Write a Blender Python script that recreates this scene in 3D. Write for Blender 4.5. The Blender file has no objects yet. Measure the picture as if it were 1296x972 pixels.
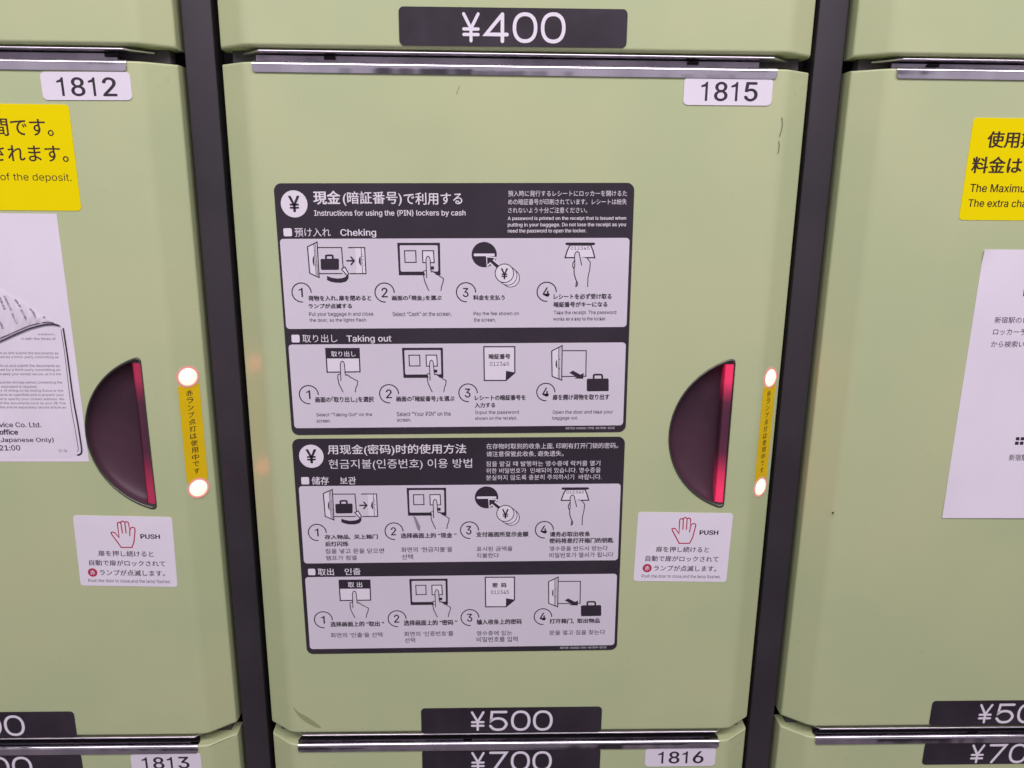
import bpy, bmesh, math, random
from mathutils import Vector, Matrix
from mathutils.geometry import tessellate_polygon
import numpy as np
random.seed(4)
sc = bpy.context.scene
COL = sc.collection
# ---------------------------------------------------------------- camera
cam = bpy.data.cameras.new('camera'); co = bpy.data.objects.new('camera', cam); COL.objects.link(co)
cam.sensor_width = 36; cam.sensor_fit = 'HORIZONTAL'; cam.lens = 985/1296*36
cam.clip_start = .01; cam.clip_end = 50
RM = Matrix(((0.999619, 0.027465, -0.002878), (-0.025926, 0.969249, 0.244711), (0.009511, -0.244543, 0.969592)))
# columns of RM: where the camera's right / forward / up point
r_, f_, u_ = RM.col[0], RM.col[1], RM.col[2]
co.matrix_world = Matrix(((r_.x, u_.x, -f_.x, 0), (r_.y, u_.y, -f_.y, -.45), (r_.z, u_.z, -f_.z, 0), (0, 0, 0, 1)))
sc.camera = co
# ---------------------------------------------------------------- exposure, surroundings and lamps
sc.view_settings.view_transform = 'Standard'; sc.view_settings.look = 'None'
sc.view_settings.exposure = 0; sc.view_settings.gamma = 1
w = bpy.data.worlds.new('World'); sc.world = w; w.use_nodes = True
nt = w.node_tree; bg = nt.nodes['Background']
tc = nt.nodes.new('ShaderNodeTexCoord'); mp = nt.nodes.new('ShaderNodeMapping')
mp.inputs['Scale'].default_value = (1, 1, .35); mp.inputs['Location'].default_value = (.37, .1, .2)
nz = nt.nodes.new('ShaderNodeTexNoise'); nz.inputs['Scale'].default_value = 9; nz.inputs['Detail'].default_value = 1.0
rp = nt.nodes.new('ShaderNodeValToRGB')
rp.color_ramp.elements[0].position = .39; rp.color_ramp.elements[0].color = (.12, .10, .13, 1)
rp.color_ramp.elements[1].position = .45; rp.color_ramp.elements[1].color = (.80, .71, .86, 1)
nt.links.new(tc.outputs['Generated'], mp.inputs[0]); nt.links.new(mp.outputs[0], nz.inputs['Vector'])
nt.links.new(nz.outputs[0], rp.inputs[0])
sx = nt.nodes.new('ShaderNodeSeparateXYZ'); r2 = nt.nodes.new('ShaderNodeValToRGB'); mx = nt.nodes.new('ShaderNodeMix'); mx.data_type = 'RGBA'; mx.blend_type = 'MULTIPLY'; mx.inputs[0].default_value = 1
# a station hall: dark floor below, pale walls at eye level, grey ceiling
e = r2.color_ramp.elements; e[0].position = .34; e[0].color = (.34, .31, .32, 1); e[1].position = .47; e[1].color = (1, 1, 1, 1)
x = e.new(.62); x.color = (1, 1, 1, 1); x = e.new(.70); x.color = (.42, .42, .42, 1)
mr = nt.nodes.new('ShaderNodeMapRange'); mr.inputs['From Min'].default_value = -1
nt.links.new(tc.outputs['Generated'], sx.inputs[0]); nt.links.new(sx.outputs['Z'], mr.inputs[0]); nt.links.new(mr.outputs[0], r2.inputs[0])
nt.links.new(rp.outputs[0], mx.inputs[6]); nt.links.new(r2.outputs[0], mx.inputs[7]); nt.links.new(mx.outputs[2], bg.inputs[0])
bg.inputs[1].default_value = .56
def area(name, loc, target, sx, sy, power, col=(1, .88, 1.0)):
    l = bpy.data.lights.new(name, 'AREA'); l.shape = 'RECTANGLE'; l.size = sx; l.size_y = sy; l.energy = power; l.color = col
    o = bpy.data.objects.new(name, l); COL.objects.link(o); o.location = loc
    o.rotation_euler = (Vector(target)-Vector(loc)).to_track_quat('-Z', 'Y').to_euler(); return o
area('ceiling_light', (.06, -.74, .86), (.0, 0, -.1), 2.3, .28, 17.0)
area('ceiling_light', (.0, -2.3, 1.5), (0, 0, -.2), 2.4, .4, 16)
# ---------------------------------------------------------------- materials
def mat(name, col, rough=.5, metal=0, spec=.5, emis=None, estr=0, coat=0):
    m = bpy.data.materials.new(name); m.use_nodes = True; b = m.node_tree.nodes['Principled BSDF']
    b.inputs['Base Color'].default_value = (*col, 1); b.inputs['Roughness'].default_value = rough
    b.inputs['Metallic'].default_value = metal; b.inputs['Specular IOR Level'].default_value = spec
    b.inputs['Coat Weight'].default_value = coat
    if emis: b.inputs['Emission Color'].default_value = (*emis, 1); b.inputs['Emission Strength'].default_value = estr
    return m
def mottle(m, c1, c2, scale=9, rough=None, bump=None, stretch=(1, 1, 1), lo=.38, hi=.62, detail=3):
    n = m.node_tree; b = n.nodes['Principled BSDF']
    t = n.nodes.new('ShaderNodeTexCoord'); mp = n.nodes.new('ShaderNodeMapping'); mp.inputs['Scale'].default_value = stretch
    x = n.nodes.new('ShaderNodeTexNoise'); x.inputs['Scale'].default_value = scale; x.inputs['Detail'].default_value = detail
    r = n.nodes.new('ShaderNodeValToRGB'); r.color_ramp.elements[0].color = (*c1, 1); r.color_ramp.elements[1].color = (*c2, 1)
    r.color_ramp.elements[0].position = lo; r.color_ramp.elements[1].position = hi
    n.links.new(t.outputs['Object'], mp.inputs[0]); n.links.new(mp.outputs[0], x.inputs['Vector']); n.links.new(x.outputs[0], r.inputs[0]); n.links.new(r.outputs[0], b.inputs['Base Color'])
    if rough:
        mr = n.nodes.new('ShaderNodeMapRange'); mr.inputs['To Min'].default_value = rough[0]; mr.inputs['To Max'].default_value = rough[1]
        x2 = n.nodes.new('ShaderNodeTexNoise'); x2.inputs['Scale'].default_value = scale*3.1; x2.inputs['Detail'].default_value = 6
        n.links.new(mp.outputs[0], x2.inputs['Vector']); n.links.new(x2.outputs[0], mr.inputs[0]); n.links.new(mr.outputs[0], b.inputs['Roughness'])
    if bump:
        x3 = n.nodes.new('ShaderNodeTexNoise'); x3.inputs['Scale'].default_value = bump[0]; x3.inputs['Detail'].default_value = 2
        bp = n.nodes.new('ShaderNodeBump'); bp.inputs['Strength'].default_value = bump[1]; bp.inputs['Distance'].default_value = bump[2]
        n.links.new(mp.outputs[0], x3.inputs['Vector']); n.links.new(x3.outputs[0], bp.inputs['Height']); n.links.new(bp.outputs[0], b.inputs['Normal'])
    return m
paint = mottle(mat('green_paint', (.5, .6, .3), .3, 0, .5), (.50, .60, .315), (.55, .625, .335), 9, (.24, .34), (900, .06, .0006))
paint_edge = paint
steel = mottle(mat('polished_steel', (.78, .76, .79), .12, 1), (.70, .68, .72), (.84, .82, .85), 40, (.05, .13), (24, .25, .004), (1, 1, .2))
steel_soft = mottle(mat('satin_steel', (.8, .78, .81), .3, 1), (.78, .75, .79), (.86, .84, .87), 40, (.24, .34), None)
steel_dull = mottle(mat('dull_steel', (.4, .37, .4), .3, 1), (.30, .27, .31), (.50, .46, .5), 30, (.2, .4), None)
post_m = mottle(mat('dark_purple_grey_paint', (.045, .04, .048), .42), (.032, .028, .033), (.041, .036, .042), 14, (.36, .5), (700, .05, .0006))
rail_m = mottle(mat('dark_grey_metal', (.07, .065, .07), .5), (.05, .045, .05), (.08, .075, .08), 60, None, None)
cavity = mat('black_shade_and_keeper', (.006, .005, .007), .8)  # shade of the gaps put into the base colour; keepers share it
dark = mottle(mat('dark_print', (.034, .027, .036), .38), (.030, .024, .032), (.040, .032, .042), 20, (.32, .45), None)
label_dark = mottle(mat('dark_label_film', (.03, .025, .032), .35), (.024, .019, .025), (.040, .033, .042), 25, (.26, .42), (60, .12, .001))
panelc = mottle(mat('pale_grey_print', (.68, .66, .70), .42), (.70, .68, .72), (.735, .715, .755), 12, (.36, .5), None)
white = mat('white_print', (.83, .81, .84), .45)
plate_m = mottle(mat('white_plate', (.82, .80, .84), .4), (.83, .81, .85), (.86, .84, .88), 30, None, None)
ink = mat('dark_ink', (.030, .022, .034), .5)
ink_grey = mat('grey_ink', (.30, .27, .31), .6)
ink_mid = mat('mid_grey_ink', (.075, .06, .085), .6)
brown_ink = mat('brown_black_ink', (.045, .02, .006), .5)
yellow = mottle(mat('yellow_film', (.82, .62, .0), .5, 0, .08), (.90, .77, .0), (.92, .80, .001), 10, (.35, .48), None)
yellow2 = mottle(mat('amber_tape', (.72, .48, .01), .45, 0, .2), (.80, .58, .006), (.78, .55, .006), 60, None, None)
red_ink = mat('crimson_ink', (.48, .03, .085), .45)
paper = mottle(mat('white_paper', (.80, .77, .82), .6), (.83, .80, .85), (.87, .84, .89), 18, None, (260, .05, .0005))
film = mottle(mat('thin_printed_sheet', (.76, .72, .77), .35), (.82, .79, .84), (.86, .82, .87), 40, (.3, .45), None)
rim_m = mat('grey_green_metal_rim', (.10, .105, .085), .3, .5)
bowl_m = mottle(mat('dark_purple_plastic', (.055, .03, .05), .4, 0, .35), (.060, .030, .043), (.078, .037, .052), 30, (.34, .5), None)
led = mat('lit_red_lamp', (.9, .5, .4), .3, 0, .5, (1, .10, .075), 9)
halo_m = mat('salmon_glare_halo', (.07, .07, .07), .6, 0, .1, (1, .42, .36), .62)  # emissive ring stands in for the camera glare round each lamp
scuff_m = mat('scuff_mark', (.32, .385, .18), .6); scuff2_m = mat('worn_paint', (.20, .235, .10), .6); chip_m = mat('chipped_paint', (.12, .14, .06), .7)
crack_m = mat('dark_scratch', (.03, .035, .012), .7)
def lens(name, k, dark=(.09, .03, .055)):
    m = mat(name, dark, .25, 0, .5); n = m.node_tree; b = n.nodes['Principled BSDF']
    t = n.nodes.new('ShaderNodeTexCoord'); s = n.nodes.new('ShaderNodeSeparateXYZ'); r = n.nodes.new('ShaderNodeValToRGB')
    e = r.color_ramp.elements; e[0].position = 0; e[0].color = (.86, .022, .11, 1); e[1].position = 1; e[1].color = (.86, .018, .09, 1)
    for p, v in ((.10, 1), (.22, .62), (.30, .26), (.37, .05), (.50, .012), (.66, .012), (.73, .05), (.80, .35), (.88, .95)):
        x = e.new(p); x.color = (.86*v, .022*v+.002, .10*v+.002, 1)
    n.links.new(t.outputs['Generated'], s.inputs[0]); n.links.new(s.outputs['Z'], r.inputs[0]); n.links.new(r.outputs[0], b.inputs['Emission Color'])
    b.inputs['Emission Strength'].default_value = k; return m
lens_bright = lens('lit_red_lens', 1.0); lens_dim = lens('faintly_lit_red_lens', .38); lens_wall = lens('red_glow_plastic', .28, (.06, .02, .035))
# ---------------------------------------------------------------- helpers (all lengths in mm, y points into the wall)
K = .001
def link(name, me, parent=None, loc=(0, 0, 0), rot=0):
    o = bpy.data.objects.new(name, me); COL.objects.link(o); o.location = [v*K for v in loc]; o.rotation_euler = (0, -rot, 0)
    if parent: o.parent = parent
    return o
def mesh(name, V, F, mats, mi=None, smooth=None):
    me = bpy.data.meshes.new(name); me.from_pydata([(x*K, y*K, z*K) for x, y, z in V], [], F)
    for m in (mats if isinstance(mats, (list, tuple)) else [mats]): me.materials.append(m)
    if mi: me.polygons.foreach_set('material_index', mi)
    if smooth is not None:
        me.polygons.foreach_set('use_smooth', [True]*len(me.polygons)); me.set_sharp_from_angle(angle=math.radians(smooth))
    me.update(); return me
def tag(o, label=None, cat=None, group=None, kind=None):
    for k, v in (('label', label), ('category', cat), ('group', group), ('kind', kind)):
        if v: o[k] = v
    return o
def thing(name, loc, label, cat, group=None):
    return tag(link(name, None, None, loc), label, cat, group)
def box_mesh(name, x0, x1, y0, y1, z0, z1, m, bev=0):
    bm = bmesh.new(); bmesh.ops.create_cube(bm, size=1)
    for v in bm.verts:
        v.co = Vector(((x0+x1)/2+v.co.x*(x1-x0), (y0+y1)/2+v.co.y*(y1-y0), (z0+z1)/2+v.co.z*(z1-z0)))*K
    if bev: bmesh.ops.bevel(bm, geom=bm.edges[:], offset=bev*K, segments=3, affect='EDGES', profile=.5)
    me = bpy.data.meshes.new(name); bm.to_mesh(me); bm.free(); me.materials.append(m)
    if bev:
        me.polygons.foreach_set('use_smooth', [True]*len(me.polygons)); me.set_sharp_from_angle(angle=math.radians(35))
    return me
def weighted(o):
    md = o.modifiers.new('weighted_normal', 'WEIGHTED_NORMAL'); md.keep_sharp = True; return o
def rrect(x0, z0, x1, z1, r, n=5):
    P = []
    for cx, cz, a0 in ((x1-r, z1-r, 0), (x0+r, z1-r, 90), (x0+r, z0+r, 180), (x1-r, z0+r, 270)):
        for i in range(n+1):
            a = math.radians(a0+90*i/n); P.append((cx+r*math.cos(a), cz+r*math.sin(a)))
    return P
def catmull(P, closed=False, n=5):
    if len(P) < 3: return P
    out = []; L = len(P); rng = range(L if closed else L-1)
    for i in rng:
        g = (lambda k: P[k % L]) if closed else (lambda k: P[min(max(k, 0), L-1)])
        p0, p1, p2, p3 = g(i-1), g(i), g(i+1), g(i+2)
        for j in range(n):
            t = j/n
            out.append(tuple(.5*(2*b+(c-a)*t+(2*a-5*b+4*c-d)*t*t+(3*b-a-3*c+d)*t**3) for a, b, c, d in zip(p0, p1, p2, p3)))
    if not closed: out.append(P[-1])
    return out
class Flat:
    """flat print: every stroke and fill lies a hair above the one before"""
    def __init__(s, y=-.3, step=.004): s.V = []; s.F = []; s.M = []; s.y = y; s.st = step
    def _add(s, pts, faces, c):
        n = len(s.V); s.V += [(x, s.y, z) for x, z in pts]; s.F += [tuple(n+i for i in f) for f in faces]; s.M += [c]*len(faces); s.y -= s.st
    def fill(s, pts, c=0):
        t = tessellate_polygon([[Vector((x, z, 0)) for x, z in pts]]); s._add(pts, t, c)
    def disc(s, x, z, r, c=0, n=36): s.fill([(x+r*math.cos(6.2832*i/n), z+r*math.sin(6.2832*i/n)) for i in range(n)], c)
    def stroke(s, pts, w, c=0, closed=False, cap=True):
        P = [Vector(p) for p in pts]; n = len(P); h = w/2; Lf = []; Rt = []
        for i in range(n):
            a = P[(i-1) % n] if (closed or i > 0) else None; b = P[(i+1) % n] if (closed or i < n-1) else None
            d1 = (P[i]-a).normalized() if a is not None else None; d2 = (b-P[i]).normalized() if b is not None else None
            if d1 is None: d1 = d2
            if d2 is None: d2 = d1
            n1 = Vector((-d1.y, d1.x)); n2 = Vector((-d2.y, d2.x)); m = n1+n2
            m = m.normalized() if m.length > 1e-6 else n1
            k = h/max(.45, m.dot(n1)); Lf.append(P[i]+m*k); Rt.append(P[i]-m*k)
        V = []; F = []
        for l, r in zip(Lf, Rt): V += [tuple(l), tuple(r)]
        for i in range(n if closed else n-1):
            j = (i+1) % n; F.append((2*i, 2*i+1, 2*j+1, 2*j))
        if cap and not closed:
            for idx, sg in ((0, -1), (n-1, 1)):
                d = (P[1]-P[0]).normalized() if idx == 0 else (P[-1]-P[-2]).normalized()
                a0 = math.atan2(d.y*sg, d.x*sg); base = len(V); k = 6
                arc = [(P[idx].x+h*math.cos(a0-math.pi/2+math.pi*i/k), P[idx].y+h*math.sin(a0-math.pi/2+math.pi*i/k)) for i in range(1, k)]
                V += arc; A, B = (2*idx, 2*idx+1)
                loop = [B]+list(range(base, base+k-1))+[A] if sg == 1 else [A]+list(range(base, base+k-1))+[B]
                F.append(tuple(loop))
        s._add(V, F, c)
    def text(s, rec, c=0, ):
        t, x, z, w_, h_, b = rec
        for v, f in glyphs(t, b, w_, h_): s._add([(x+p[0], z+p[1]) for p in v], f, c)
    def mesh(s, name, mats): return mesh(name, s.V, s.F, mats, s.M)
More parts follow.
